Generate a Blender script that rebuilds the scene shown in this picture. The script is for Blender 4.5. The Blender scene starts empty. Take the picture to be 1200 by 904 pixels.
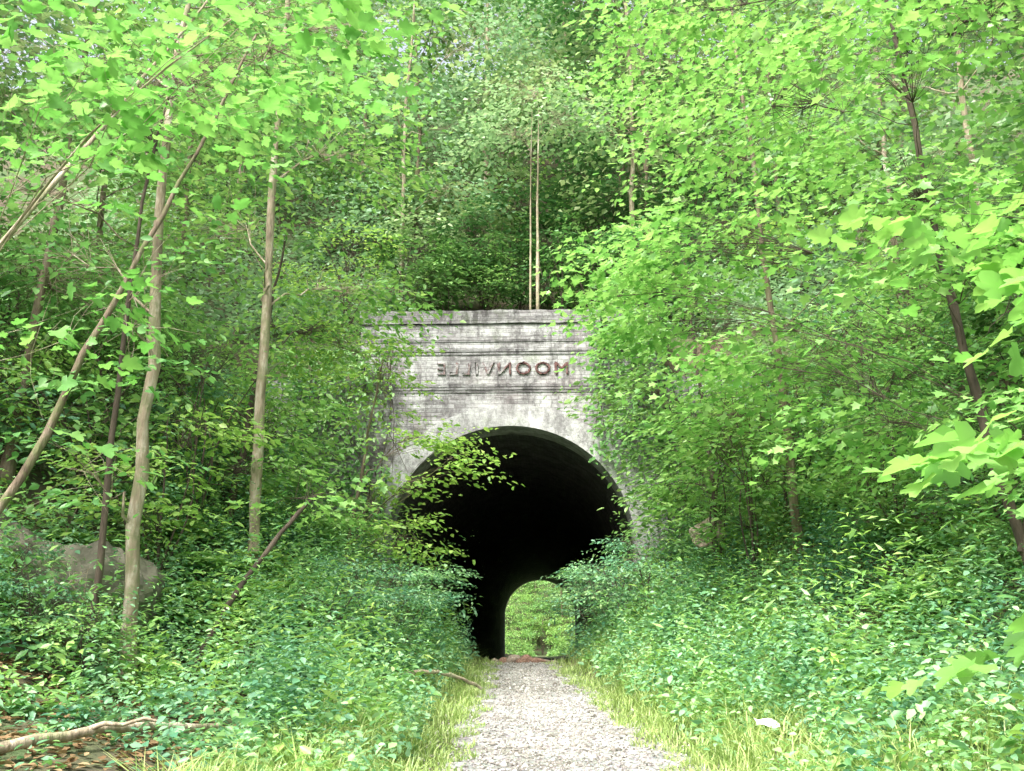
import bpy, math, numpy as np
from mathutils import Vector
rng=np.random.default_rng(7)
scene=bpy.context.scene
COL=scene.collection
TX=-0.73   # tunnel axis
YP=18.0    # portal plane
YE=66.0    # far end
R=2.26; ZS=3.09

# ---------------------------------------------------------------- helpers
def sstep(a,b,x):
    t=np.clip((x-a)/(b-a),0,1); return t*t*(3-2*t)
def link(o): COL.objects.link(o); return o
def meta(o,label=None,cat=None,kind=None,group=None):
    if label:o["label"]=label
    if cat:o["category"]=cat
    if kind:o["kind"]=kind
    if group:o["group"]=group
    return o
def mesh_uniform(name,V,F,mat=None):
    V=np.asarray(V,dtype=np.float32).reshape(-1,3); F=np.asarray(F,dtype=np.int32)
    me=bpy.data.meshes.new(name); n,k=F.shape
    me.vertices.add(len(V)); me.vertices.foreach_set("co",V.ravel())
    me.loops.add(n*k); me.loops.foreach_set("vertex_index",F.ravel())
    me.polygons.add(n); me.polygons.foreach_set("loop_start",np.arange(0,n*k,k,dtype=np.int32))
    me.update(calc_edges=True)
    if mat: me.materials.append(mat)
    return me
def mesh_py(name,V,F,mat=None,smooth=False):
    me=bpy.data.meshes.new(name); me.from_pydata([tuple(map(float,v)) for v in V],[],F); me.update()
    if mat: me.materials.append(mat)
    if smooth:
        for p in me.polygons:p.use_smooth=True
    return me
def obj(name,me,parent=None,loc=None):
    o=bpy.data.objects.new(name,me); link(o)
    if parent: o.parent=parent
    if loc is not None:o.location=loc
    return o

# ---------------------------------------------------------------- terrain function
def cx(y):
    y=np.asarray(y,dtype=float)
    return np.where(y<18, 0.1-0.06*(np.clip(y,-6,18)-7), TX)
def hw(y): return np.interp(y,[0,7,17],[1.0,.88,.58])
def base(y): return np.interp(y,[-60,0,7,16.8,17.3,18.2,66,90],[.1,.38,.67,1.13,1.13,.75,.46,.46])
def height(x,y,detail=True):
    x=np.asarray(x,dtype=float); y=np.asarray(y,dtype=float)
    d=x-cx(y); w=hw(y)
    dl=np.maximum(-d-w-.12,0); dr=np.maximum(d-w-.12,0)
    s=sstep(8,16,y)*(1-sstep(60,66,y))
    L=(1-s)*(.10*dl+.50*np.maximum(dl-3.0,0))+s*.74*dl
    Rr=(1-s)*(.10*dr+.50*np.maximum(dr-1.8,0))+s*.86*dr
    rise=L+Rr
    rise=16*np.tanh(rise/16)
    dx=np.abs(x-TX)
    inside=1-sstep(2.0,2.5,dx)
    rise=rise*(1-inside*sstep(16.6,18.2,y)*(1-sstep(66,68,y)))
    z=base(y)+rise
    H=np.interp(y,[18.3,18.8,22,30,40,54,65,66],[7.1,7.2,9.2,17,26,16,7.4,7.2])
    z=np.where((y>=18.295)&(y<=66.005),np.maximum(z,H),z)
    ramp=np.interp(y,[12,18.3],[0,7.1])*sstep(3.2,5.5,dx)*sstep(12,14,y)
    z=np.where(y<18.295,np.maximum(z,ramp),z)
    z=z+np.where(y>78,.45*(np.minimum(y,100)-78),0)
    if detail:
        amt=np.clip((dl+dr)*.6,0,1)
        n=(np.sin(x*2.1+y*1.3)+np.sin(x*-1.4+y*2.6+1)+.6*np.sin(x*4.7+2)*np.sin(y*4.1))*.045
        z=z+n*amt
    return z
def g(x,y): return float(height(x,y))

# ---------------------------------------------------------------- node helpers
def newmat(name):
    m=bpy.data.materials.new(name); m.use_nodes=True
    nt=m.node_tree
    for n in list(nt.nodes): nt.nodes.remove(n)
    out=nt.nodes.new("ShaderNodeOutputMaterial")
    return m,nt,out
def N(nt,t,**kw):
    n=nt.nodes.new(t)
    for k,v in kw.items(): setattr(n,k,v)
    return n
def mixc(nt,fac,a,b,mode='MIX'):
    n=nt.nodes.new("ShaderNodeMix"); n.data_type='RGBA'; n.blend_type=mode
    def setv(i,v):
        if hasattr(v,'is_linked') or hasattr(v,'links'): nt.links.new(v,n.inputs[i])
        elif isinstance(v,(int,float)): n.inputs[i].default_value=v
        else: n.inputs[i].default_value=(*v,1) if len(v)==3 else v
    setv(0,fac); setv(6,a); setv(7,b)
    return n.outputs[2]
def ramp(nt,src,stops):
    n=nt.nodes.new("ShaderNodeValToRGB"); cr=n.color_ramp
    while len(cr.elements)<len(stops): cr.elements.new(.5)
    for e,(p,c) in zip(cr.elements,stops):
        e.position=p; e.color=(c,c,c,1) if isinstance(c,(int,float)) else (*c,1)
    nt.links.new(src,n.inputs[0]); return n.outputs[0]
def noise(nt,scale,detail=3,vec=None,rough=.5):
    n=nt.nodes.new("ShaderNodeTexNoise"); n.inputs['Scale'].default_value=scale
    n.inputs['Detail'].default_value=detail; n.inputs['Roughness'].default_value=rough
    if vec is not None: nt.links.new(vec,n.inputs['Vector'])
    return n.outputs[0]

def leaf_mat(name,ca,cb,cc,trans=.45,tb=1.5,gloss=.05,patch=False):
    m,nt,out=newmat(name)
    geo=N(nt,"ShaderNodeNewGeometry"); tc=N(nt,"ShaderNodeTexCoord"); oi=N(nt,"ShaderNodeObjectInfo")
    c2=ramp(nt,geo.outputs['Random Per Island'],[(0,ca),(.45,cb),(1,cc)])
    if patch:
        nz=noise(nt,1.1,1,tc.outputs['Object'])
        f=ramp(nt,nz,[(.34,(.50,.64,.72)),(.5,(1,1,1)),(.66,(1.30,1.16,.88))])
        c3=mixc(nt,1.0,c2,f,'MULTIPLY')
    else:
        r2=ramp(nt,oi.outputs['Random'],[(0,(.80,.91,.95)),(.5,(1,1,1)),(1,(1.12,1.03,.88))])
        c3=mixc(nt,1.0,c2,r2,'MULTIPLY')
    d=N(nt,"ShaderNodeBsdfDiffuse"); t=N(nt,"ShaderNodeBsdfTranslucent")
    nt.links.new(c3,d.inputs[0])
    c4=mixc(nt,1.0,c3,(tb*1.02,tb*1.06,tb*.8),'MULTIPLY'); nt.links.new(c4,t.inputs[0])
    mx=N(nt,"ShaderNodeMixShader"); mx.inputs[0].default_value=trans
    nt.links.new(d.outputs[0],mx.inputs[1]); nt.links.new(t.outputs[0],mx.inputs[2])
    last=mx
    if gloss>0:
        gl=N(nt,"ShaderNodeBsdfGlossy"); gl.inputs['Roughness'].default_value=.42; gl.inputs[0].default_value=(.9,1,.9,1)
        m2=N(nt,"ShaderNodeMixShader"); m2.inputs[0].default_value=gloss
        nt.links.new(mx.outputs[0],m2.inputs[1]); nt.links.new(gl.outputs[0],m2.inputs[2]); last=m2
    nt.links.new(last.outputs[0],out.inputs[0])
    return m
def simple_mat(name,cols,scale,rough=.9,bump=.3,bscale=None,stretch=None,moss=None):
    m,nt,out=newmat(name); tc=N(nt,"ShaderNodeTexCoord"); v0=v=tc.outputs['Object']
    if stretch:
        mp=N(nt,"ShaderNodeMapping"); mp.inputs['Scale'].default_value=stretch; nt.links.new(v,mp.inputs[0]); v=mp.outputs[0]
    nz=noise(nt,scale,6,v,.65)
    k=len(cols); c=ramp(nt,nz,[(.32+.36*i/(k-1),cols[i]) for i in range(k)])
    if moss: c=mixc(nt,ramp(nt,noise(nt,moss[1],5,v0,.7),[(.48,0.),(.60,.85)]),c,moss[0])
    p=N(nt,"ShaderNodeBsdfPrincipled"); p.inputs['Roughness'].default_value=rough
    nt.links.new(c,p.inputs['Base Color'])
    b=N(nt,"ShaderNodeBump"); b.inputs['Strength'].default_value=bump; b.inputs['Distance'].default_value=.03
    nt.links.new(noise(nt,bscale or scale*3,4,v),b.inputs['Height']); nt.links.new(b.outputs[0],p.inputs['Normal'])
    nt.links.new(p.outputs[0],out.inputs[0]); return m

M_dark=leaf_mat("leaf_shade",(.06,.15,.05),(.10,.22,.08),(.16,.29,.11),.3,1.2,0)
M_far=leaf_mat("leaf_hill",(.11,.23,.07),(.18,.34,.12),(.28,.44,.17),.32,1.3,0)
M_haze=leaf_mat("leaf_haze",(.22,.36,.19),(.33,.48,.28),(.45,.57,.37),.32,1.2,0)  # distance haze painted into the leaf colour by making it paler
M_mid=leaf_mat("leaf_mid",(.10,.24,.07),(.19,.38,.12),(.31,.48,.17),.38,1.35,.03)
M_bright=leaf_mat("leaf_bright",(.17,.35,.09),(.27,.47,.13),(.38,.55,.18),.42,1.35,.03)
M_near=leaf_mat("leaf_near",(.13,.34,.08),(.18,.41,.11),(.25,.47,.14),.5,1.25,.03)
M_weed=leaf_mat("leaf_weed",(.12,.28,.14),(.20,.41,.22),(.31,.50,.28),.33,1.25,.03,True)
M_herb=leaf_mat("leaf_herb",(.11,.26,.08),(.20,.40,.12),(.31,.48,.17),.35,1.25,.03,True)
M_fern=leaf_mat("leaf_fern",(.14,.31,.09),(.21,.40,.13),(.30,.47,.17),.4,1.25,0)
M_grass=leaf_mat("leaf_grass",(.20,.32,.09),(.32,.45,.15),(.46,.54,.24),.35,1.2,.03)
M_dead=leaf_mat("leaf_dead",(.12,.075,.04),(.23,.15,.08),(.35,.26,.15),.15,1,.0)
M_bark=simple_mat("bark_brown",[(.06,.045,.03),(.17,.13,.09),(.32,.27,.20)],9,.95,.9,26,(1,1,.22),((.13,.15,.06),5))
M_bark_pale=simple_mat("bark_pale",[(.13,.10,.07),(.33,.27,.19),(.58,.53,.43)],8,.9,.9,24,(1,1,.25),((.22,.23,.12),4))
M_bark_dark=simple_mat("bark_dark",[(.035,.03,.02),(.08,.06,.045),(.15,.12,.09)],8,.95,.9,24,(1,1,.25))
M_rock=simple_mat("rock",[(.045,.045,.032),(.12,.115,.085),(.23,.21,.165)],2.6,.95,1.0,8,None,((.06,.09,.03),1.6))
M_rock2=simple_mat("sandstone",[(.16,.12,.09),(.30,.24,.19),(.42,.36,.30)],2.5,.95,.7,8)

# ---------------------------------------------------------------- leaf geometry
T_SIMPLE=(np.array([(0,0,0),(.33,-.27,.07),(.70,-.20,.04),(1,0,-.06),(.70,.20,.04),(.33,.27,.07)],float),
          np.array([(0,1,2,3),(0,3,4,5)]))
T_NARROW=(np.array([(0,0,0),(.4,-.13,.05),(1,0,-.08),(.4,.13,.05)],float),np.array([(0,1,2,3)]))
T_FAR=(np.array([(0,0,0),(.45,-.34,.10),(1,0,-.05),(.45,.34,.10)],float),np.array([(0,1,2,3)]))
half=[(-.12,.10),(-.06,.38),(.12,.52),(.22,.34),(.42,.50),(.66,.47),(.60,.26),(.84,.20)]
ol=[(0,0)]+half+[(1,0)]+[(x,-y) for x,y in half[::-1]]
mv=[(.34,0,-.05)]+[(x,y,.22*abs(y)-.16*x*x+.05*math.sin(9*x+7*y)) for x,y in ol]
T_MAPLE=(np.array(mv,float),np.array([(0,1+i,1+(i+1)%len(ol)) for i in range(len(ol))]))
halfb=[(.02,.50),(.24,.30),(.60,.48),(.62,.22)]
olb=[(0,0)]+halfb+[(1,0)]+[(x,-y) for x,y in halfb[::-1]]
mvb=[(.34,0,-.03)]+[(x,y,.18*abs(y)-.08*x*x) for x,y in olb]
T_LOBE=(np.array(mvb,float),np.array([(0,1+i,1+(i+1)%len(olb)) for i in range(len(olb))]))
def nrm(a): return a/np.maximum(np.linalg.norm(a,axis=-1,keepdims=True),1e-9)
def leaf_arrays(P,Fw,Up,S,T):
    Tv,Tf=T; X=nrm(Fw); Y=nrm(np.cross(Up,X)); Z=np.cross(X,Y)
    S=S[:,None,None]
    V=P[:,None,:]+S*(X[:,None,:]*Tv[None,:,0:1]+Y[:,None,:]*Tv[None,:,1:2]+Z[:,None,:]*Tv[None,:,2:3])
    n=len(P); F=Tf[None]+ (np.arange(n)*len(Tv))[:,None,None]
    return V.reshape(-1,3),F.reshape(-1,Tf.shape[1])
def spray_leaves(P,D,L,n,size,T,r,flat=.38,droop=.22):
    M=len(P); D=nrm(D); up=np.array([0,0,1.])
    S=nrm(np.cross(D,up)+1e-6)
    t=np.clip((np.arange(n)[None]+r.random((M,n)))/n,0,1)*.95+.05
    side=np.where((np.arange(n)%2)[None]==0,1.,-1.)*np.ones((M,n))
    w=L[:,None]*(.42*(1.1-t*.75))*r.random((M,n))**.7
    pos=P[:,None]+D[:,None]*(L[:,None]*t)[...,None]+S[:,None]*(side*w)[...,None]
    pos[...,2]-=(t**2*droop*L[:,None]+w*.25)
    pos+=r.normal(0,.03,pos.shape)*L[:,None,None]
    fw=D[:,None]*.7+S[:,None]*(side*.8)[...,None]+r.normal(0,.28,pos.shape); fw[...,2]-=.25
    un=up+r.normal(0,flat,pos.shape)
    sz=size*(.45+.9*r.random((M,n)))
    return leaf_arrays(pos.reshape(-1,3),fw.reshape(-1,3),un.reshape(-1,3),sz.ravel(),T)

class Tubes:
    def __init__(s): s.V=[];s.F=[]
    def add(s,pts,rad,n=6):
        pts=[Vector(p) for p in pts]; b=len(s.V); m=len(pts)
        for i,p in enumerate(pts):
            tg=(pts[min(i+1,m-1)]-pts[max(i-1,0)]).normalized()
            ref=Vector((1,0,0)) if abs(tg.x)<.8 else Vector((0,1,0))
            a=tg.cross(ref).normalized(); c=tg.cross(a)
            for k in range(n):
                an=2*math.pi*k/n; s.V.append(p+(a*math.cos(an)+c*math.sin(an))*rad[i])
        for i in range(m-1):
            for k in range(n):
                k2=(k+1)%n; s.F.append((b+i*n+k,b+i*n+k2,b+(i+1)*n+k2,b+(i+1)*n+k))
    def mesh(s,name,mat):
        V=np.array([tuple(v) for v in s.V]); me=mesh_uniform(name,V,np.array(s.F),mat)
        me.polygons.foreach_set("use_smooth",np.ones(len(me.polygons),dtype=bool)); return me
def smooth_path(pts,n,r,wob=0.0):
    pts=np.array(pts,float); seg=np.r_[0,np.cumsum(np.linalg.norm(np.diff(pts,axis=0),axis=1))]
    t=np.linspace(0,seg[-1],n); o=np.stack([np.interp(t,seg,pts[:,i]) for i in range(3)],1)
    for _ in range(3): o[1:-1]=(o[:-2]+2*o[1:-1]+o[2:])/4
    o[1:-1]+=r.normal(0,wob,o[1:-1].shape); return o

def build_tree(trunk,r0,vols,size,T,leafm,barkm,seed,nl=13,sl=.8,r_top=.25,trunk2=(),nodes=18,twig=1.0,limb=1.0,wob=.24):
    r=np.random.default_rng(seed); tb=Tubes()
    b0=np.array(trunk[0],float)
    tp=smooth_path(trunk,nodes,r,r0*wob)
    rr=np.linspace(1,r_top,len(tp))*r0*(1+.09*r.normal(0,1,len(tp))); rr[0]*=1.35
    tb.add(tp-b0,rr,10)
    for t2,rad2 in trunk2:
        q=smooth_path(t2,8,r,rad2*.3); tb.add(q-b0,np.linspace(1,.3,8)*rad2,7)
    Ps=[];Ds=[];Ls=[]
    for (c,rad,n) in vols:
        c=np.array(c,float); rad=np.array(rad,float)
        hd=np.hypot(tp[:,0]-c[0],tp[:,1]-c[1]); cost=np.abs(tp[:,2]-(c[2]-.45*hd-.2)); i=int(np.argmin(cost))
        a=tp[i]; mid=(a+c)/2+np.array([0,0,.12*np.linalg.norm(c-a)])
        lp=smooth_path([a,mid,c],7,r,.05)
        tb.add(lp-b0,np.linspace(min(rr[i]*.4,.018*limb),.005,7)*twig,5)
        u=nrm(r.normal(0,1,(n,3)))*(r.random((n,1))**(1/2.3))
        P=c+u*rad
        P[:,2]=P[:,2]+.35*(np.round(P[:,2]/.55)*.55-P[:,2])
        for p in P:
            j=r.integers(3,7); q=lp[j]; m2=(q+p)/2+np.array([0,0,.06])+r.normal(0,.05,3)
            tb.add([q-b0,m2-b0,p-b0],[.004*twig,.003*twig,.0018*twig],3)
        D=P-np.array([a[0],a[1],0]); D[:,2]=0; D=nrm(D)+r.normal(0,.45,(n,3)); D[:,2]=r.normal(.02,.16,n)
        Ps.append(P);Ds.append(D);Ls.append(sl*(.6+.7*r.random(n)))
    P=np.vstack(Ps)-b0; D=np.vstack(Ds); L=np.concatenate(Ls)
    V,F=spray_leaves(P,D,L,nl,size,T,r)
    return tb.mesh("trunk",barkm),mesh_uniform("crown",V,F,leafm),b0
def place_tree(name,label,cat,tm,cm,b0,group=None,rot=0,sc=1.0):
    e=bpy.data.objects.new(name,None); link(e); e.empty_display_size=.2; e.location=b0; e.rotation_euler=(0,0,rot); e.scale=(sc,sc,sc)
    a=obj("trunk",tm,e); c=obj("crown",cm,e); meta(e,label,cat,group=group); return e

# ---------------------------------------------------------------- ground
def grade(a,b,step,far,growth=1.25):
    core=list(np.arange(a,b+1e-6,step)); lo=[];v=a;s=step
    while v>-far: s*=growth; v-=s; lo.append(v)
    hi=[];v=core[-1];s=step
    while v<far: s*=growth; v+=s; hi.append(v)
    return np.array(lo[::-1]+core+hi)
xs=grade(-9,8.5,.22,260)
ys=grade(-2,24,.22,300)
ys=ys[(np.abs(ys-18.27)>.05)&(np.abs(ys-66)>.3)]
ys=np.sort(np.r_[ys,18.25,18.30,65.9,66.0,66.05,67,68.5,70,72,75,78,40,54,85,92])
xs=np.sort(np.r_[xs,TX-2.85,TX+2.85])
X,Y=np.meshgrid(xs,ys); Z=height(X,Y)
nx,ny=len(xs),len(ys)
I=np.arange(nx*ny).reshape(ny,nx)
F=np.stack([I[:-1,:-1],I[:-1,1:],I[1:,1:],I[1:,:-1]],-1).reshape(-1,4)
xm=(X[:-1,:-1]+X[:-1,1:])/2; y0=Y[:-1,:-1]; y1=Y[1:,:-1]
kill=(np.abs(xm-TX)<2.84)&(((np.abs(y0-18.25)<.01)&(np.abs(y1-18.30)<.01))|((np.abs(y0-66.0)<.01)&(np.abs(y1-66.05)<.01)))
F=F[~kill.ravel()]
m,nt,out=newmat("forest_soil"); tc=N(nt,"ShaderNodeTexCoord"); v=tc.outputs['Object']
c=ramp(nt,noise(nt,7,6,v,.7),[(.3,(.025,.02,.012)),(.5,(.07,.055,.032)),(.7,(.14,.115,.07))])
gr=ramp(nt,noise(nt,1.1,4,v),[(.40,0.),(.6,1.)])
c=mixc(nt,gr,c,(.055,.095,.03))
p=N(nt,"ShaderNodeBsdfPrincipled"); p.inputs['Roughness'].default_value=1; nt.links.new(c,p.inputs['Base Color'])
b=N(nt,"ShaderNodeBump"); b.inputs['Strength'].default_value=.8; b.inputs['Distance'].default_value=.05
nt.links.new(noise(nt,14,5,v),b.inputs['Height']); nt.links.new(b.outputs[0],p.inputs['Normal']); nt.links.new(p.outputs[0],out.inputs[0])
M_soil=m
gme=mesh_uniform("ground",np.stack([X,Y,Z],-1).reshape(-1,3),F,M_soil)
gme.polygons.foreach_set("use_smooth",np.ones(len(gme.polygons),dtype=bool))
meta(obj("ground",gme),"forest floor of soil and leaf litter rising into wooded banks","ground","structure")

# path
m,nt,out=newmat("gravel_path"); tc=N(nt,"ShaderNodeTexCoord"); v=tc.outputs['Object']
vo=N(nt,"ShaderNodeTexVoronoi"); vo.inputs['Scale'].default_value=42; nt.links.new(v,vo.inputs['Vector'])
c=mixc(nt,.7,ramp(nt,noise(nt,5,4,v,.65),[(.3,(.21,.19,.17)),(.55,(.36,.34,.315)),(.75,(.46,.44,.42))]),vo.outputs['Color'],'OVERLAY')
hs=N(nt,"ShaderNodeHueSaturation"); hs.inputs['Saturation'].default_value=.22; nt.links.new(c,hs.inputs['Color'])
c=mixc(nt,ramp(nt,noise(nt,1.6,6,v,.7),[(.48,0.),(.64,.65)]),hs.outputs[0],(.14,.12,.08))
p=N(nt,"ShaderNodeBsdfPrincipled"); p.inputs['Roughness'].default_value=1; nt.links.new(c,p.inputs['Base Color'])
b=N(nt,"ShaderNodeBump"); b.inputs['Strength'].default_value=1; b.inputs['Distance'].default_value=.03
nt.links.new(vo.outputs['Distance'],b.inputs['Height']); nt.links.new(b.outputs[0],p.inputs['Normal']); nt.links.new(p.outputs[0],out.inputs[0])
M_path=m
py=np.arange(-6,17.4,.12); V=[];F=[]
K=9
for i,yy in enumerate(py):
    wl=hw(yy)+.05*math.sin(yy*3.1)+.05*math.sin(yy*1.3+1); wr=hw(yy)+.05*math.sin(yy*2.7+2)+.06*math.sin(yy*1.1)
    for k in range(K):
        f=k/(K-1); xx=float(cx(yy))-wl+(wl+wr)*f
        V.append((xx,yy,float(base(yy))+.012+.012*math.sin(f*math.pi)))
    if i:
        for k in range(K-1):
            a=(i-1)*K+k; F.append((a,a+1,a+K+1,a+K))
meta(obj("path",mesh_py("path",V,F,M_path,True)),"pale crushed gravel footpath leading into the tunnel","path","structure")

# gravel stones
r=np.random.default_rng(3); n=12000
OV=np.array([(1,.1,0),(.2,1,.1),(-1,.1,-.1),(0,-.9,0),(.1,0,.65),(0,.1,-.5)])
OF=np.array([(0,1,4),(1,2,4),(2,3,4),(3,0,4),(1,0,5),(2,1,5),(3,2,5),(0,3,5)])
gy=5.5+11.8*r.random(n)**1.45
gx=cx(gy)+r.normal(0,.5,n)*hw(gy)*1.1; gx=np.clip(gx,cx(gy)-hw(gy)*1.15,cx(gy)+hw(gy)*1.15)
gs=r.uniform(.005,.014,n)*(1+1.7*(r.random(n)>.95)); ang=r.uniform(0,6.28,n)
sc=gs[:,None]*r.uniform(.7,1.3,(n,3))
vv=OV[None]*sc[:,None,:]; ca,sa=np.cos(ang)[:,None],np.sin(ang)[:,None]
vx=vv[...,0]*ca-vv[...,1]*sa; vy=vv[...,0]*sa+vv[...,1]*ca
V=np.stack([vx+gx[:,None],vy+gy[:,None],vv[...,2]+(base(gy)+.025)[:,None]],-1)
F=(OF[None]+(np.arange(n)*6)[:,None,None]).reshape(-1,3)
m,nt,out=newmat("gravel_stone"); geo=N(nt,"ShaderNodeNewGeometry")
p=N(nt,"ShaderNodeBsdfPrincipled"); p.inputs['Roughness'].default_value=.9
nt.links.new(ramp(nt,geo.outputs['Random Per Island'],[(0,(.10,.09,.075)),(.4,(.26,.24,.215)),(.8,(.46,.44,.41)),(1,(.64,.62,.59))]),p.inputs['Base Color']); nt.links.new(p.outputs[0],out.inputs[0])
meta(obj("gravel",mesh_uniform("gravel",V,F,m)),"loose pale gravel stones on the footpath","gravel","stuff")

# ---------------------------------------------------------------- brick materials
def brick_mat(name,uv=False,bw=.215,rh=.077,dark=1.0,red=.25,wash=.55,streak=.8,blotch=.4,soft=0.):
    m,nt,out=newmat(name); tc=N(nt,"ShaderNodeTexCoord")
    ob=tc.outputs['Object']
    if uv: vec=tc.outputs['UV']
    else:
        sp=N(nt,"ShaderNodeSeparateXYZ"); nt.links.new(ob,sp.inputs[0])
        ad=N(nt,"ShaderNodeMath",operation='ADD'); nt.links.new(sp.outputs[0],ad.inputs[0]); nt.links.new(sp.outputs[1],ad.inputs[1])
        cb=N(nt,"ShaderNodeCombineXYZ"); nt.links.new(ad.outputs[0],cb.inputs[0]); nt.links.new(sp.outputs[2],cb.inputs[1]); vec=cb.outputs[0]
    br=N(nt,"ShaderNodeTexBrick"); nt.links.new(vec,br.inputs['Vector']); br.inputs['Scale'].default_value=1
    br.inputs['Brick Width'].default_value=bw; br.inputs['Row Height'].default_value=rh; br.inputs['Mortar Size'].default_value=.006
    br.inputs['Mortar Smooth'].default_value=.3; br.inputs['Bias'].default_value=0
    br.inputs['Color1'].default_value=(.38,.38,.385,1); br.inputs['Color2'].default_value=(.19,.18,.185,1); br.inputs['Mortar'].default_value=(.20,.19,.19,1)
    c=mixc(nt,soft,br.outputs['Color'],(.34,.34,.34))
    c=mixc(nt,ramp(nt,noise(nt,.9,4,ob),[(.47,0.),(.65,red)]),c,(.17,.11,.11))
    wf=ramp(nt,noise(nt,1.7,10,ob,.82),[(.44,0.),(.58,wash)])
    jm=ramp(nt,br.outputs['Fac'],[(0,1.),(1,.6+.4*soft)])
    wf2=mixc(nt,1.0,wf,jm,'MULTIPLY')
    c=mixc(nt,wf2,c,(.56,.57,.565))
    mp=N(nt,"ShaderNodeMapping"); mp.inputs['Scale'].default_value=(2.0,2.0,.9); nt.links.new(ob,mp.inputs[0])
    c=mixc(nt,ramp(nt,noise(nt,2.0,10,mp.outputs[0],.82),[(.47,0.),(.60,streak)]),c,(.065,.06,.062))
    mp2=N(nt,"ShaderNodeMapping"); mp2.inputs['Scale'].default_value=(1.0,1.0,11); nt.links.new(ob,mp2.inputs[0])
    c=mixc(nt,ramp(nt,noise(nt,1.1,8,mp2.outputs[0],.8),[(.50,0.),(.62,blotch)]),c,(.08,.074,.076))
    c=mixc(nt,ramp(nt,noise(nt,2.3,5,ob,.7),[(.55,0.),(.72,.45)]),c,(.16,.20,.11))
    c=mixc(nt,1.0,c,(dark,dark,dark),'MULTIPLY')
    p=N(nt,"ShaderNodeBsdfPrincipled"); p.inputs['Roughness'].default_value=.95; nt.links.new(c,p.inputs['Base Color'])
    b=N(nt,"ShaderNodeBump"); b.inputs['Strength'].default_value=.7*(1-soft*.6); b.inputs['Distance'].default_value=.02; b.invert=True
    b2=N(nt,"ShaderNodeBump"); b2.inputs['Strength'].default_value=.5; b2.inputs['Distance'].default_value=.02
    nt.links.new(br.outputs['Fac'],b.inputs['Height']); nt.links.new(noise(nt,25,4,ob),b2.inputs['Height'])
    nt.links.new(b2.outputs[0],b.inputs['Normal']); nt.links.new(b.outputs[0],p.inputs['Normal']); nt.links.new(p.outputs[0],out.inputs[0])
    return m
M_brick=brick_mat("weathered_brick",dark=1.0,wash=.8,red=.40,streak=.8,blotch=.65)
M_brick_cap=brick_mat("stained_brick",dark=.75,wash=.5,red=.3,streak=.9,blotch=.7)
M_ring=brick_mat("arch_brick",uv=True,bw=.13,rh=.08,dark=1.1,wash=.8,red=.1,streak=.6,blotch=.2,soft=.65)
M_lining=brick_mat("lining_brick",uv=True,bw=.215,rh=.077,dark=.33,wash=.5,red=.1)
M_floor=simple_mat("tunnel_soil",[(.05,.04,.03),(.10,.08,.065),(.16,.14,.12)],4,1,.5,10)
M_letter=simple_mat("reddish_stone",[(.12,.06,.045),(.26,.15,.11),(.40,.27,.22)],6,.95,.4,30)
m,nt,out=newmat("worn_letter"); tc=N(nt,"ShaderNodeTexCoord"); ob=tc.outputs['Object']
sp=N(nt,"ShaderNodeSeparateXYZ"); nt.links.new(ob,sp.inputs[0])
mr=N(nt,"ShaderNodeMapRange"); mr.inputs[1].default_value=.30; mr.inputs[2].default_value=-.15; mr.inputs[3].default_value=-.10; mr.inputs[4].default_value=.09
nt.links.new(sp.outputs[0],mr.inputs[0]); ad=N(nt,"ShaderNodeMath",operation='ADD'); nt.links.new(mr.outputs[0],ad.inputs[0]); nt.links.new(noise(nt,5,6,ob,.85),ad.inputs[1])
c=mixc(nt,ramp(nt,ad.outputs[0],[(.50,0.),(.62,.9)]),ramp(nt,noise(nt,14,4,ob),[(.3,(.06,.03,.03)),(.5,(.13,.065,.06)),(.7,(.22,.14,.13))]),ramp(nt,noise(nt,10,5,ob,.7),[(.35,(.12,.11,.115)),(.6,(.36,.36,.36))]))
p=N(nt,"ShaderNodeBsdfPrincipled"); p.inputs['Roughness'].default_value=.95; nt.links.new(c,p.inputs['Base Color']); nt.links.new(p.outputs[0],out.inputs[0])
M_worn=m

def arch_wall(xc,W,z0,zs,r,zt,ya,yb,seg=40):
    pts=[(xc-r,z0)]+[(xc+r*math.cos(math.pi-math.pi*i/seg),zs+r*math.sin(math.pi*i/seg)) for i in range(seg+1)]+[(xc+r,z0)]
    V=[];F=[]
    def q(a,b,c,d):
        i=len(V); V.extend([a,b,c,d]); F.append((i,i+1,i+2,i+3))
    for yy,fl in ((ya,0),(yb,1)):
        def face(a,b,c,d): 
            P=[(p[0],yy,p[1]) for p in (a,b,c,d)]
            q(*(P if not fl else P[::-1]))
        face((xc-W,z0),(xc-r,z0),(xc-r,zt),(xc-W,zt)); face((xc+r,z0),(xc+W,z0),(xc+W,zt),(xc+r,zt))
        for i in range(1,seg+1):
            a,b=pts[i],pts[i+1]; face(a,b,(b[0],zt),(a[0],zt))
    for i in range(len(pts)-1):
        a,b=pts[i],pts[i+1]; q((a[0],ya,a[1]),(a[0],yb,a[1]),(b[0],yb,b[1]),(b[0],ya,b[1]))
    q((xc-W,ya,zt),(xc+W,ya,zt),(xc+W,yb,zt),(xc-W,yb,zt))
    q((xc-W,ya,z0),(xc-W,ya,zt),(xc-W,yb,zt),(xc-W,yb,z0)); q((xc+W,ya,z0),(xc+W,yb,z0),(xc+W,yb,zt),(xc+W,ya,zt))
    return V,F
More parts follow.
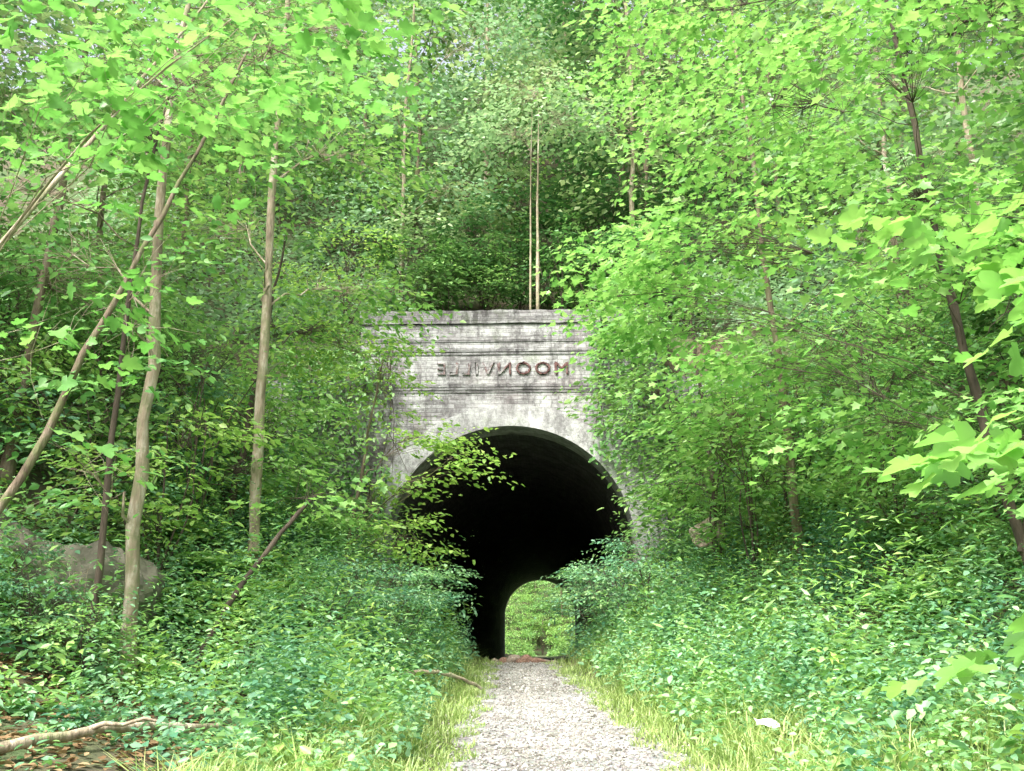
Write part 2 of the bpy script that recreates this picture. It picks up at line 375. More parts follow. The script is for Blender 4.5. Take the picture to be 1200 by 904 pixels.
def boxm(name,x0,x1,y0,y1,z0,z1,mat,parent,rough=.006):
    n=max(1,int((x1-x0)/.12)); r=np.random.default_rng(int(abs(z0*1000))%977); V=[];F=[]
    for i in range(n+1):
        x=x0+(x1-x0)*i/n; j=r.normal(0,rough,4)
        V+= [(x,y0+j[0],z0+j[1]*.5),(x,y1,z0+j[1]*.5),(x,y1,z1+j[2]),(x,y0+j[3],z1+j[2])]
    for i in range(n):
        a=i*4
        for k in range(4): F.append((a+k,a+4+k,a+4+(k+1)%4,a+(k+1)%4)[::-1])
    F.append((0,1,2,3)[::-1]); F.append((n*4,n*4+1,n*4+2,n*4+3))
    return obj(name,mesh_py(name,V,F,mat),parent)
def tube_arch(name,r0,r1,ya,yb,zs,z0,mat,parent,seg=48,ny=1):
    V=[];F=[];UV=[]
    pts=[]
    for k in range(5): pts.append(('L',z0+(zs-z0)*k/5,(zs-z0)*k/5))
    for i in range(seg+1): pts.append(('A',math.pi-math.pi*i/seg,(zs-z0)+math.pi*r1*i/seg))
    for k in range(1,6): pts.append(('R',zs-(zs-z0)*k/5,(zs-z0)+math.pi*r1+(zs-z0)*k/5))
    def pos(p,rr):
        if p[0]=='L': return (TX-rr,p[1])
        if p[0]=='R': return (TX+rr,p[1])
        return (TX+rr*math.cos(p[1]),zs+rr*math.sin(p[1]))
    def q(vs,us):
        i=len(V); V.extend(vs); F.append((i,i+1,i+2,i+3)); UV.extend(us)
    for i in range(len(pts)-1):
        a,b=pts[i],pts[i+1]; ai,bi,ao,bo=pos(a,r0),pos(b,r0),pos(a,r1),pos(b,r1)
        q([(ai[0],ya,ai[1]),(bi[0],ya,bi[1]),(bo[0],ya,bo[1]),(ao[0],ya,ao[1])],[(0,a[2]),(0,b[2]),(r1-r0,b[2]),(r1-r0,a[2])])
        yy=np.linspace(ya,yb,ny+1)
        for j in range(ny):
            q([(ai[0],yy[j],ai[1]),(ai[0],yy[j+1],ai[1]),(bi[0],yy[j+1],bi[1]),(bi[0],yy[j],bi[1])],[(yy[j],a[2]),(yy[j+1],a[2]),(yy[j+1],b[2]),(yy[j],b[2])])
        q([(ao[0],ya,ao[1]),(bo[0],ya,bo[1]),(bo[0],yb,bo[1]),(ao[0],yb,ao[1])],[(ya,a[2]),(ya,b[2]),(yb,b[2]),(yb,a[2])])
        q([(ai[0],yb,ai[1]),(ao[0],yb,ao[1]),(bo[0],yb,bo[1]),(bi[0],yb,bi[1])],[(0,a[2]),(r1-r0,a[2]),(r1-r0,b[2]),(0,b[2])])
    me=mesh_py(name,V,F,mat); ul=me.uv_layers.new(name="UVMap")
    for i,l in enumerate(me.loops): ul.data[i].uv=UV[l.vertex_index]
    return obj(name,me,parent)

tun=bpy.data.objects.new("railway_tunnel",None); link(tun)
meta(tun,"old abandoned brick railway tunnel with arched portal and raised lettering","tunnel")
V,F=arch_wall(TX,2.84,.2,ZS,R+.30,7.33,YP,YP+.6)
obj("portal_wall",mesh_py("portal_wall",V,F,M_brick),tun)
tube_arch("arch_ring",R,R+.41,YP-.035,YP+.75,ZS,.2,M_ring,tun)
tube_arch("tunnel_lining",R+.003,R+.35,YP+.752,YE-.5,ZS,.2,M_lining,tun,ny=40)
V,F=arch_wall(TX,4.2,.2,ZS,R,7.6,YE-.5,YE+.3); obj("portal_wall",mesh_py("far_portal_wall",V,F,M_brick),tun)
boxm("parapet",TX-2.87,TX+2.87,YP-.035,YP+.55,7.345,7.60,M_brick_cap,tun,.006)
for (z0,z1,pr) in ((6.98,7.03,.012),(6.73,6.77,.014),(6.785,6.83,.024),(5.99,6.03,.012),(6.045,6.09,.022),(6.105,6.15,.012)):
    boxm("cornice",TX-2.83,TX+2.83,YP-pr,YP-.002,z0,z1,M_brick_cap,tun,.002)
boxm("wing_wall",TX-4.6,TX-2.855,YP+.10,YP+.65,.8,6.3,M_brick,tun)
boxm("wing_wall",TX+2.855,TX+4.6,YP+.10,YP+.65,.8,6.3,M_brick,tun)
cu=bpy.data.curves.new("lettering",'FONT'); cu.body="MOONVILLE"; cu.size=.36; cu.extrude=.012; cu.align_x='CENTER'; cu.align_y='CENTER'; cu.space_character=1.25; cu.offset=-.002
to=bpy.data.objects.new("tmp",cu); link(to); bpy.context.view_layer.update()
me=bpy.data.meshes.new_from_object(to.evaluated_get(bpy.context.evaluated_depsgraph_get())); bpy.data.objects.remove(to)
n=len(me.vertices); co=np.zeros(n*3,np.float32); me.vertices.foreach_get("co",co); co=co.reshape(-1,3)
wd=co[:,0].max()-co[:,0].min(); s=2.45/wd
jit=np.random.default_rng(1).normal(0,.008,(n,2))
new=np.stack([-co[:,0]*s+jit[:,0], -co[:,2]*1.0, co[:,1]*.92+jit[:,1]],-1)   # reversed as in the picture
me.vertices.foreach_set("co",new.ravel()); me.flip_normals(); me.materials.clear(); me.materials.append(M_worn); me.update()
lt=obj("lettering",me,tun,(-.86,YP-.014,6.44)); lt["label"]="worn raised red brick letters in reverse"
V=[(TX-2.7,18.15,.745),(TX+2.7,18.15,.745),(TX+2.7,66.2,.458),(TX-2.7,66.2,.458)]
meta(obj("tunnel_floor",mesh_py("tunnel_floor",V,[(0,1,2,3)],M_floor)),"dark earth floor inside the tunnel","ground","structure")

# ---------------------------------------------------------------- rocks
def rock(name,label,loc,scl,mat,seed,sub=4,cat="rock",group=None,sharp=.34):
    import bmesh
    bm=bmesh.new(); bmesh.ops.create_icosphere(bm,subdivisions=sub,radius=1)
    r=np.random.default_rng(seed); K=[(Vector(r.normal(0,1,3)).normalized(),r.uniform(.62,.95)) for _ in range(16)]
    ph=r.uniform(0,6,9)
    for v in bm.verts:
        p=v.co.copy()
        for n_,d in K:
            e=p.dot(n_)-d
            if e>0:p-=n_*e*.85
        f=1+sharp*.15*(math.sin(p.x*7+ph[0])*math.sin(p.y*6+ph[1])+math.sin(p.z*9+ph[2]+p.x*4)+.6*math.sin(p.x*17+ph[3])*math.sin(p.z*19+p.y*15)+.3*math.sin(p.z*34+p.x*27))
        v.co=p*f
    me=bpy.data.meshes.new(name); bm.to_mesh(me); bm.free(); me.materials.append(mat)
    o=obj(name,me,None,loc); o.scale=scl; o.rotation_euler=(0,0,r.uniform(0,6)); meta(o,label,cat,group=group); return o
rock("boulder","big mossy grey-green rock face behind slender trunks",(-4.6,9.9,1.15),(1.15,.75,1.35),M_rock,5,5)
rock("boulder","low mossy boulder half buried in the bank",(-6.0,10.0,1.9),(1.1,.8,1.35),M_rock,6,5)
rock("boulder","pale pinkish sandstone block among bushes",(2.30,14.6,2.95),(.36,.3,.28),M_rock2,9)
for i,(x,y,s) in enumerate([(-.62,17.2,.14),(-.42,17.3,.14),(-.50,17.0,.09),(-.95,17.25,.08),(-.25,17.25,.11),(-.78,17.3,.10),(-.1,17.35,.09),(-.68,17.5,.17),(-.35,17.5,.17),(.05,17.45,.12),(-.5,17.6,.2)]):
    rock("fallen_stone","reddish brown fallen stone at the tunnel mouth",(x,y,g(x,y)+s*.4),(s*1.4,s,s*.75),M_letter if i%3 else M_rock2,20+i,2,"rock","fallen stones at the tunnel mouth")

# ---------------------------------------------------------------- hero trees
def tz(x,y,dz=-.1): return (x,y,g(x,y)+dz)
tm,cm,b0=build_tree([tz(-3.72,12.5),(-3.75,12.5,2.7),(-3.80,12.6,5.6),(-3.84,12.7,9.3),(-3.8,12.9,12.6)],.072,
  [((-3.2,13.6,8.6),(1.6,1.3,1.0),60),((-4.8,13.4,7.4),(1.4,1.3,.9),55),((-3.2,13.4,10.6),(1.9,1.6,1.2),70),((-2.9,14.0,6.6),(1.0,1.0,.5),36),((-5.0,13.6,10.2),(1.5,1.5,1.2),50),((-3.7,12.2,6.4),(.6,.3,1.2),8)],
  .12,T_SIMPLE,M_mid,M_bark_pale,11,nl=13,r_top=.45,wob=.12)
place_tree("broadleaf_tree","slender tall tree with pale straight trunk beside the portal","tree",tm,cm,b0)
tm,cm,b0=build_tree([tz(-3.80,9.2),(-3.90,9.2,1.5),(-3.88,9.25,4.0),(-4.0,9.3,6.8),(-3.9,9.5,9.8)],.072,
  [((-4.6,10.4,7.9),(1.5,1.2,.9),60),((-3.4,10.3,8.8),(1.4,1.2,.8),55),((-5.6,10.6,5.8),(1.1,1.0,.8),45),((-4.0,10.0,10),(1.6,1.4,1),50),((-4.0,8.8,4.6),(.9,.4,1.0),24),((-4.2,8.7,3.0),(.7,.3,.8),18),((-4.4,8.9,2.0),(.5,.3,.3),10)],
  .10,T_SIMPLE,M_mid,M_bark_pale,12,nl=13)
place_tree("broadleaf_tree","slender tree with tan rough trunk growing beside a boulder","tree",tm,cm,b0)
tm,cm,b0=build_tree([tz(-4.0,8.75),(-3.98,8.75,2.5),(-4.0,8.8,4.5),(-3.95,8.9,6.3),(-3.7,9.0,7.6)],.036,
  [((-4.1,9.2,6.6),(.9,.8,.6),30),((-3.5,9.2,7.3),(1.0,.8,.6),30)],.10,T_SIMPLE,M_mid,M_bark_dark,13,nl=12)
place_tree("sapling","thin dark-stemmed sapling next to the tan tree","tree",tm,cm,b0)
tm,cm,b0=build_tree([tz(-5.0,7.55),(-4.42,7.85,2.44),(-3.85,8.15,4.3),(-3.26,8.5,6.16),(-2.9,8.7,7.4)],.045,
  [((-2.8,8.9,7.3),(1.2,1.0,.6),40),((-3.7,8.4,6.9),(1.1,.9,.6),35),((-4.6,8.0,5.4),(.9,.7,.5),26)],.10,T_LOBE,M_mid,M_bark,14,nl=12)
place_tree("maple_tree","maple with slender brown trunk leaning over the bank","tree",tm,cm,b0)
tm,cm,b0=build_tree([tz(-4.9,4.6),(-4.35,5.5,2.5),(-3.85,6.4,4.2),(-3.27,7.3,6.2),(-3.0,7.6,7.0)],.036,
  [((-1.8,4.9,4.9),(.9,.6,.22),12),((-2.8,5.3,4.9),(.9,.7,.4),19),((-1.2,5.0,5.2),(.5,.4,.2),5),((-3.3,5.9,4.6),(.7,.7,.5),14),((-3.3,6.4,3.5),(.5,.6,.7),11),((-2.3,6.3,5.3),(.9,.6,.4),17)],
  .104,T_MAPLE,M_near,M_bark_pale,15,nl=9,sl=.65,trunk2=(([(-3.9,6.3,4.0),(-3.0,5.9,4.9),(-1.7,5.0,5.1)],.012),),twig=.45)
place_tree("maple_tree","maple with thin pale leaning stem and large lobed leaves","tree",tm,cm,b0)
tm,cm,b0=build_tree([tz(-3.5,9.6),(-3.08,9.8,1.95),(-2.68,9.95,2.6),(-2.4,10.1,2.95)],.036,
  [((-2.5,10.3,3.0),(.5,.5,.3),12)],.09,T_LOBE,M_bright,M_bark_dark,16,nl=9,sl=.5,r_top=.5)
place_tree("sapling","small dark sapling leaning out over the weeds","tree",tm,cm,b0)
tm,cm,b0=build_tree([tz(-3.15,15.2),(-3.0,15.2,3.4),(-2.8,15.1,4.8),(-2.6,15,5.8)],.04,
  [((-2.65,15.2,5.5),(.65,.7,.9),50),((-2.0,14.8,4.5),(.7,.5,.3),32),((-1.5,14.5,4.1),(.5,.35,.18),17),((-2.75,15.4,3.6),(.6,.7,.5),36),((-2.2,14.8,3.0),(.6,.6,.45),34),((-3.4,15.4,6.2),(.7,.7,.7),36),((-1.9,14.7,3.7),(.4,.4,.2),10)],
  .10,T_SIMPLE,M_bright,M_bark,17,nl=13,sl=.6)
place_tree("sapling","slim sapling with layered branches reaching across the arch","tree",tm,cm,b0)
tm,cm,b0=build_tree([tz(-4.5,13.8),(-4.4,13.8,4),(-4.2,14,6),(-4.0,14,7.4)],.06,
  [((-4.1,14.2,4.4),(1.3,1.0,1.0),85),((-3.7,15.4,6.4),(1.0,.8,.8),60),((-5.6,13.7,5.4),(1.4,1.1,1.4),90),((-3.5,14.6,3.3),(.8,.8,.6),40),((-4.6,15.8,6.6),(1.0,.8,.8),50)],
  .11,T_SIMPLE,M_mid,M_bark_dark,18,nl=13)
place_tree("understory_tree","bushy understory tree on the steep bank by the portal","tree",tm,cm,b0)
tm,cm,b0=build_tree([tz(-6.3,11.2),(-6.2,11.2,5),(-6.1,11.4,8),(-6,11.5,11)],.07,
  [((-5.9,11.4,3.9),(1.3,1.2,1.0),75),((-6.3,11.7,6),(1.5,1.3,1.3),80),((-6,12,9),(1.9,1.8,1.4),75),((-7.6,10.6,5),(1.3,1.2,1.4),55),((-7.8,11,8.5),(1.5,1.5,1.4),50)],
  .115,T_SIMPLE,M_far,M_bark,19,nl=13)
place_tree("broadleaf_tree","leafy tree with dark trunk on the rocky bank","tree",tm,cm,b0)
tm,cm,b0=build_tree([tz(4.05,8.3),(3.83,8.3,1.9),(3.50,8.35,4.4),(3.5,8.9,7),(3.4,9.2,9.6)],.050,
  [((1.75,10.2,5.7),(.95,1.0,.6),60),((1.25,10.8,5.0),(.55,.6,.35),28),((.85,10.9,5.9),(.35,.5,.45),14),((.8,10.9,5.35),(.25,.4,.2),8),((2.4,9.6,7.0),(1.3,1.3,.9),85),((2.0,10.5,8.8),(1.3,1.4,.9),75),
   ((3.4,8.6,5.5),(1.2,.9,.8),80),((4.3,8.2,7.3),(1.4,1.2,1.1),80),((2.4,10.2,4.3),(.9,.9,.5),50),((4.6,8.6,4.6),(1.0,1.0,.8),55),((3.5,8.0,8.8),(1.4,1.2,.9),65),((3.2,9.3,3.5),(.9,.8,.4),40),((3.0,7.4,6.4),(.9,.5,.5),44),((3.4,7.6,4.6),(.8,.4,.5),50),((3.4,7.6,7.4),(1.0,.4,.6),40),((3.7,7.5,3.2),(.5,.3,.5),20)],
  .092,T_LOBE,M_bright,M_bark_dark,21,nl=14,trunk2=(([(3.8,8.3,2.2),(4.6,8.4,4.5),(4.9,8.5,7)],.025),),limb=.32,twig=.8)
place_tree("maple_tree","big bright green maple arching over the gravel path","tree",tm,cm,b0)
tm,cm,b0=build_tree([tz(3.2,13),(3.1,13,5),(2.9,13,8),(2.7,13,11)],.060,
  [((1.75,13,6.2),(.95,1.1,1.0),70),((2.6,13,8.2),(1.5,1.3,1.1),80),((2.3,13,4.4),(.9,.9,.7),60),((3.7,12.6,5.2),(1.2,1.1,1.0),70),((1.9,13.4,10),(1.3,1.2,1),60),((4,12.5,9.4),(1.5,1.3,1.2),60),((5.0,12.3,6.8),(1.3,1.2,1.1),60)],
  .11,T_SIMPLE,M_bright,M_bark,22,nl=13,limb=.5)
place_tree("broadleaf_tree","dense bright leafy tree beside the portal bank","tree",tm,cm,b0)
tm,cm,b0=build_tree([tz(2.7,16.2),(2.6,16.1,4.5),(2.4,16,6.5),(2.3,16,8)],.05,
  [((1.45,15.6,5.6),(.6,.7,1.0),60),((2.2,16,4.4),(.8,.8,.9),60),((2.7,16,6.4),(1.0,.9,.9),55),((1.6,16.2,7.2),(.9,.8,.7),50),((1.95,15.6,3.7),(.35,.6,.7),36),((3.9,15.8,5.6),(.9,.9,1.1),50)],
  .11,T_SIMPLE,M_far,M_bark_dark,24,nl=13)
place_tree("understory_tree","dark leafy understory tree against the brick portal","tree",tm,cm,b0)
tm,cm,b0=build_tree([tz(2.3,3.1),(2.2,3.05,1.6),(2.15,3.1,2.6),(2.2,3.3,3.6)],.03,
  [((1.76,3.0,2.50),(.18,.3,.06),5),((1.60,3.0,2.02),(.26,.3,.05),7),((1.66,3.0,1.52),(.22,.3,.05),6),((2.0,4.0,3.3),(.5,.4,.35),12)],
  .104,T_MAPLE,M_near,M_bark_dark,23,nl=8,sl=.46,twig=.6)
place_tree("maple_sapling","young maple with large luminous lobed leaves near the path","tree",tm,cm,b0)

# ---------------------------------------------------------------- hill trees
def variant(seed,Hh,size=.17,n=42,mat=M_far,nl=11,lo=.22):
    r=np.random.default_rng(seed); vols=[]
    k=11
    for i in range(k):
        f=lo+(.98-lo)*i/(k-1); a=i*2.4+r.uniform(-.4,.4); rad=(1.9*math.sin(math.pi*min(1,(1.12-f)*1.05))+.3)*r.uniform(.8,1.2)
        vols.append(((rad*math.cos(a),rad*math.sin(a),Hh*f),(r.uniform(1.1,1.7),r.uniform(1.1,1.7),r.uniform(.6,1.0)),n))
    return build_tree([(0,0,-.4),(r.normal(0,.1),r.normal(0,.1),Hh*.4),(r.normal(0,.3),r.normal(0,.3),Hh*.97)],.075,vols,size,T_FAR,mat,M_bark if seed%2 else M_bark_pale,seed,nl=nl,sl=.95)
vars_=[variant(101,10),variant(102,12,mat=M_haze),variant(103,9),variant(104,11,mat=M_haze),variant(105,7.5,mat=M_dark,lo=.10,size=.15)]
def scatter(n,x0,x1,y0,y1,md,seed,avoid=None):
    r=np.random.default_rng(seed); out=[]; tr=0
    while len(out)<n and tr<6000:
        tr+=1; x=r.uniform(x0,x1); y=r.uniform(y0,y1)
        if avoid and avoid(x,y): continue
        if all((x-a)**2+(y-b)**2>md*md for a,b in out): out.append((x,y))
    return out
r=np.random.default_rng(55)
spots=scatter(25,-14,13,21,36,2.7,1,lambda x,y: abs(x+.4)<1.9 and y<27)+scatter(9,-14,-8,6,18,2.5,2)+scatter(8,6.5,13,6,18,2.5,3)
ends=scatter(7,-7,6,74,92,2.4,4,lambda x,y:abs(x-TX)<1.6 and y<84)
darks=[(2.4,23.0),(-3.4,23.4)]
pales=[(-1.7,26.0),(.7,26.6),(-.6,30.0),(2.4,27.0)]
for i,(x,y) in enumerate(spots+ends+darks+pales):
    k=i%4
    if y>25 and y<60 and abs(x)<8: k=[1,3][i%2]
    if (x,y) in darks: k=4
    tm,cm,b0=vars_[k]
    lab=["tall slender forest tree on the wooded slope","tall leafy tree with green foliage painted hazy pale on the wooded slope"][k in(1,3)]
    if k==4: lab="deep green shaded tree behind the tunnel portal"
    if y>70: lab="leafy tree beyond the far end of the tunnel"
    e=place_tree("forest_tree",lab,"tree",tm,cm,(x,y,g(x,y)),"trees of the surrounding forest",r.uniform(0,6.28),r.uniform(.8,1.15))
for k,(x,y,rr_) in enumerate(((-.36,18.95,.028),(-.22,19.0,.044))):
    tm,cm,b0=build_tree([tz(x,y),(x+.01,y,9.5),(x+.02,y,11.2),(x+.06,y,12.4)],rr_,
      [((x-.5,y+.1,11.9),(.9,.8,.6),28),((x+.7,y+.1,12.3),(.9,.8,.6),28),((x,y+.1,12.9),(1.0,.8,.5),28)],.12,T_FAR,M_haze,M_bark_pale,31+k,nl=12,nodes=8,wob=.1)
    place_tree("slender_tree","thin bare pale trunk standing above the portal","tree",tm,cm,b0)
def shrub(seed,h,n=110,size=.10,mat=M_mid):
    r=np.random.default_rng(seed)
    vols=[((r.normal(0,.35),r.normal(0,.35),h*f),(.7,.7,.4),n//4) for f in (.3,.5,.7,.85)]
    t2=[([(0,0,-.2),(r.normal(0,.25),r.normal(0,.25),h*.4),(r.normal(0,.5),r.normal(0,.5),h*.9)],.015) for _ in range(4)]
    return build_tree([(0,0,-.2),(0,0,h*.5),(.1,.1,h*.9)],.02,vols,size,T_SIMPLE,mat,M_bark_dark,seed,nl=12,sl=.55,trunk2=t2)
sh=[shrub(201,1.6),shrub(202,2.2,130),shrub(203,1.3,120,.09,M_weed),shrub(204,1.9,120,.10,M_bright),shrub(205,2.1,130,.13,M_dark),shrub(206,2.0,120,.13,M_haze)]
close=[(-3.0,19.5),(-2.1,19.8),(-1.3,20.2),(-.6,20.6),(.3,20.2),(1.0,19.8),(1.8,19.5),(-2.6,20.8),(-1.5,20.9),(.9,21.2),(1.9,20.8),(-.9,22.6),(.5,22.9),(-2.0,22.8),(1.6,22.6),(-.2,24.6),(-1.2,24.4),(.8,24.8)]
bank=[(-4.9,9.0),(-5.4,8.6),(-4.5,8.6),(-3.9,8.4),(-5.0,8.1)]
mound=[(.75,16.9),(1.05,16.2),(1.35,17.2),(1.0,15.2),(1.5,15.8),(1.35,14.2),(-2.0,13.6),(-1.9,12.1),(-2.3,10.9),(-2.4,12.9),(-2.0,15.2)]
S=scatter(24,-12,11,19.3,32,1.3,11,lambda x,y:abs(x+.5)<3 and y<26)+scatter(22,-8,-4.3,10.8,17.5,1.0,12)+scatter(20,2.2,7,9.5,17.5,.95,13)+scatter(5,4.2,7,6.5,9.5,.9,14)+[(x,y) for x,y in ((-2.9,76),(-2.3,79),(-1.7,82),(-1.1,79.5),(-.6,83),(-.1,79),(.5,82),(1.0,78),(1.5,75),(-3.4,81),(-1.4,85),(.2,86),(1.5,84),(-.7,77.5))]+close+bank+mound
for i,(x,y) in enumerate(S):
    k=i%4; sc_=r.uniform(.75,1.2)
    if y>70: k=[0,1,0,3][i%4]; sc_*=1.35
    if (x,y) in close: k=[4,0,5][i%3] if y>20.7 else [4,0][i%2]
    elif (x,y) in bank: k=[2,0][i%2]; sc_=.42
    elif (x,y) in mound: k=2; sc_=r.uniform(.55,.75)
    elif x>3.2 and y<12: k=[4,0][i%2]
    tm,cm,b0=sh[k]
    place_tree("shrub",{2:"pale green bush growing on the bank",4:"deep green shaded shrub on the slope",5:"green shrub painted hazy pale on the upper slope"}.get(k,"leafy shrub growing on the wooded bank"),"shrub",tm,cm,(x,y,g(x,y)),"shrubs on the forest banks",r.uniform(0,6.28),sc_)

# ferns
def fern_mesh(seed):
    r=np.random.default_rng(seed); P=[];D=[];U=[];S=[]
    for k in range(11):
        a=k*2.4+r.normal(0,.2); L=r.uniform(.45,.75); rise=r.uniform(.6,1.1)
        for t in np.linspace(.12,1,17):
            out_=L*t; z=L*(rise*t-.85*rise*t*t)+.03
            c=np.array([math.cos(a)*out_,math.sin(a)*out_,z]); tan=np.array([math.cos(a),math.sin(a),rise-1.7*rise*t]); sd_=np.array([-math.sin(a),math.cos(a),0])
            for q in (-1,1):
                P.append(c);D.append(sd_*q+tan*.35);U.append(np.array([0,0,1.])+r.normal(0,.12,3));S.append(.17*math.sin(math.pi*min(1,.18+t*.80))*L/.6+.015)
    V,F=leaf_arrays(np.array(P),np.array(D),np.array(U),np.array(S),T_NARROW)
    return mesh_uniform("fern",V,F,M_fern)
fm=[fern_mesh(301),fern_mesh(302),fern_mesh(303)]
fs=scatter(12,-5.2,-2.9,10.4,12.8,.6,21)+scatter(3,-6.0,-4.9,7.0,9.0,.6,22)+scatter(7,2.6,4.6,8.5,12,.7,23)
for i,(x,y) in enumerate(fs):
    o=obj("fern",fm[i%3],None,(x,y,g(x,y)+.05)); o.rotation_euler=(0,0,r.uniform(0,6.28)); s_=r.uniform(.7,1.2); o.scale=(s_,s_,s_)
    meta(o,"arching green fern growing on the bank","fern",group="ferns on the banks")

# ---------------------------------------------------------------- vines on portal
def vine(name,label,x0,x1,z0,z1,n,seed,y=YP-.10,mat=None,pw=.8,pz_=1.2):
    r=np.random.default_rng(seed)
    px=x0+(x1-x0)*r.random(n)**pw
    pz=z1-(z1-z0)*r.random(n)**pz_; P=np.stack([px,y-.15*r.random(n),pz],-1)
    D=np.stack([r.normal(0,.5,n),-.3-r.random(n)*.4,-r.random(n)],-1)
    b0=np.array([x1,y,z1]); V,F=leaf_arrays(P-b0,D,np.array([0,-1,.5])+r.normal(0,.35,(n,3)),.11*(.6+.7*r.random(n)),T_SIMPLE)
    tb=Tubes()
    for k in range(7):
        xx=x0+(x1-x0)*r.random(); tb.add([(xx-b0[0],-.02,0),(xx+r.normal(0,.2)-b0[0],-.04,(z0-z1)*.5),(xx+r.normal(0,.3)-b0[0],-.05,(z0-z1)*.9)],[.012,.008,.004],4)
    e=bpy.data.objects.new(name,None); link(e); e.location=b0; meta(e,label,"vine")
    obj("stem",tb.mesh("stem",M_bark_dark),e); obj("foliage",mesh_uniform("foliage",V,F,mat or M_far),e)
vine("climbing_vine","dark green vine hanging down the brick portal",.70,2.15,4.6,7.6,1400,41)
vine("climbing_vine","vine creeping over the edge of the brick portal",-2.85,-4.9,4.2,6.8,1800,42,pw=.6,mat=M_mid)
vine("climbing_vine","dark vine smothering the low wing wall",1.96,4.0,1.6,6.5,3000,43,mat=M_dark,pz_=1)
vine("climbing_vine","vine creeping up the foot of the arch",-3.7,-2.95,2.2,4.6,500,44,mat=M_mid,pz_=.8)

# ---------------------------------------------------------------- weeds, grass, litter (stuff)
def clump(x,y): 
    return .5+.5*np.clip(np.sin(x*2.9+1.2*np.sin(y*1.7))*np.sin(y*2.3+1.1*np.sin(x*2.1))+.5*np.sin(x*6.1+y*3.7)+.3*np.sin(x*11-y*9),-1,1)
def weeds(name,label,n,xr,yr,hr,size,mat,seed,nl=16,near=1.0,dmin=.1,T=T_SIMPLE,spread=.16,dens=None,tall=0.8,up=0.):
    r=np.random.default_rng(seed)
    x=r.uniform(*xr,n*6); y=yr[0]+(yr[1]-yr[0])*r.random(n*6)**near
    d=np.abs(x-cx(y))-hw(y)
    ok=(d>dmin)&~((np.abs(x-TX)<2.1)&(y>17.4)&(y<66.5))&~((np.abs(x-1.53)<.28)&(y>6.6)&(y<7.9))
    if dens is not None: ok&=(r.random(n*6)<dens(x,y,d))
    x=x[ok][:n];y=y[ok][:n];d=d[ok][:n]; n=len(x)
    h=r.uniform(*hr,n)*np.clip(.35+d*.8,0,1)*((1-tall*.5)+tall*clump(x+3,y))
    h=h*np.where((x<-2.0)&(y<7.6),.45,1)
    z=height(x,y); lean=r.normal(0,.25,(n,2))
    t=((np.arange(nl)+.5)/nl)[None]*np.ones((n,1))+r.normal(0,.04,(n,nl)); t=np.clip(t,.08,1.05)
    a=(np.arange(nl)*2.4)[None]+r.uniform(0,6.28,(n,1))+r.normal(0,.3,(n,nl))
    rad=spread*(1-.6*t)*r.random((n,nl))*np.sqrt(np.maximum(h,.01))[:,None]
    P=np.stack([x[:,None]+lean[:,:1]*t*h[:,None]+np.cos(a)*rad, y[:,None]+lean[:,1:]*t*h[:,None]+np.sin(a)*rad, z[:,None]+t*h[:,None]],-1)
    D=np.stack([np.cos(a),np.sin(a),r.normal(-.15+up,.35,a.shape)],-1)
    U=np.array([0,0,1.])+r.normal(0,.4,D.shape)+D*[.25,.25,0]
    S=size*(.5+.9*r.random((n,nl)))*(1.15-.55*t)*(.7+.6*r.random((n,1)))
    V,F=leaf_arrays(P.reshape(-1,3),D.reshape(-1,3),U.reshape(-1,3),S.ravel(),T)
    o=obj(name,mesh_uniform(name,V,F,mat)); meta(o,label,"undergrowth","stuff"); return o
bare=lambda x,y: np.where((x<-1.9)&(y<6.9),.16,np.where((x<-2.3)&(y<8.6),.55,np.where((x<-2.6)&(y<9.8),.8,1.0)))
weeds("weeds","dense pale green weeds covering the banks beside the path",5600,(-5.5,5.0),(5.2,17.9),(.35,.85),.072,M_weed,61,17,.95,.25,
      dens=lambda x,y,d: bare(x,y)*np.clip(1.3-d*.12,.4,1)*np.clip(clump(x,y)*1.8,.15,1),tall=1.0)
weeds("undergrowth","low bright green herbs on the forest banks",4600,(-9,8),(5.2,18.1),(.15,.6),.085,M_herb,62,14,.95,.3,
      dens=lambda x,y,d: bare(x,y)*np.clip((1-clump(x,y))*2,.3,1))
weeds("tall_weeds","tall narrow-leaved weeds sticking up from the banks",1100,(-4.6,4.6),(6.5,17.7),(.8,1.35),.12,M_herb,65,26,.95,.45,T_NARROW,.10,
      dens=lambda x,y,d: bare(x,y)**2*np.clip(clump(x*1.3+5,y*1.3)*2.4-1.2,0.03,1),up=.3)
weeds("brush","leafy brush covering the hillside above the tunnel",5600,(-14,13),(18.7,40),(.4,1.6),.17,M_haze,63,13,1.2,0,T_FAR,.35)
weeds("brush","leafy brush beyond the far end of the tunnel",2200,(-7,6),(68,92),(.5,1.6),.16,M_mid,64,14,.8,.0,T_FAR,.35)
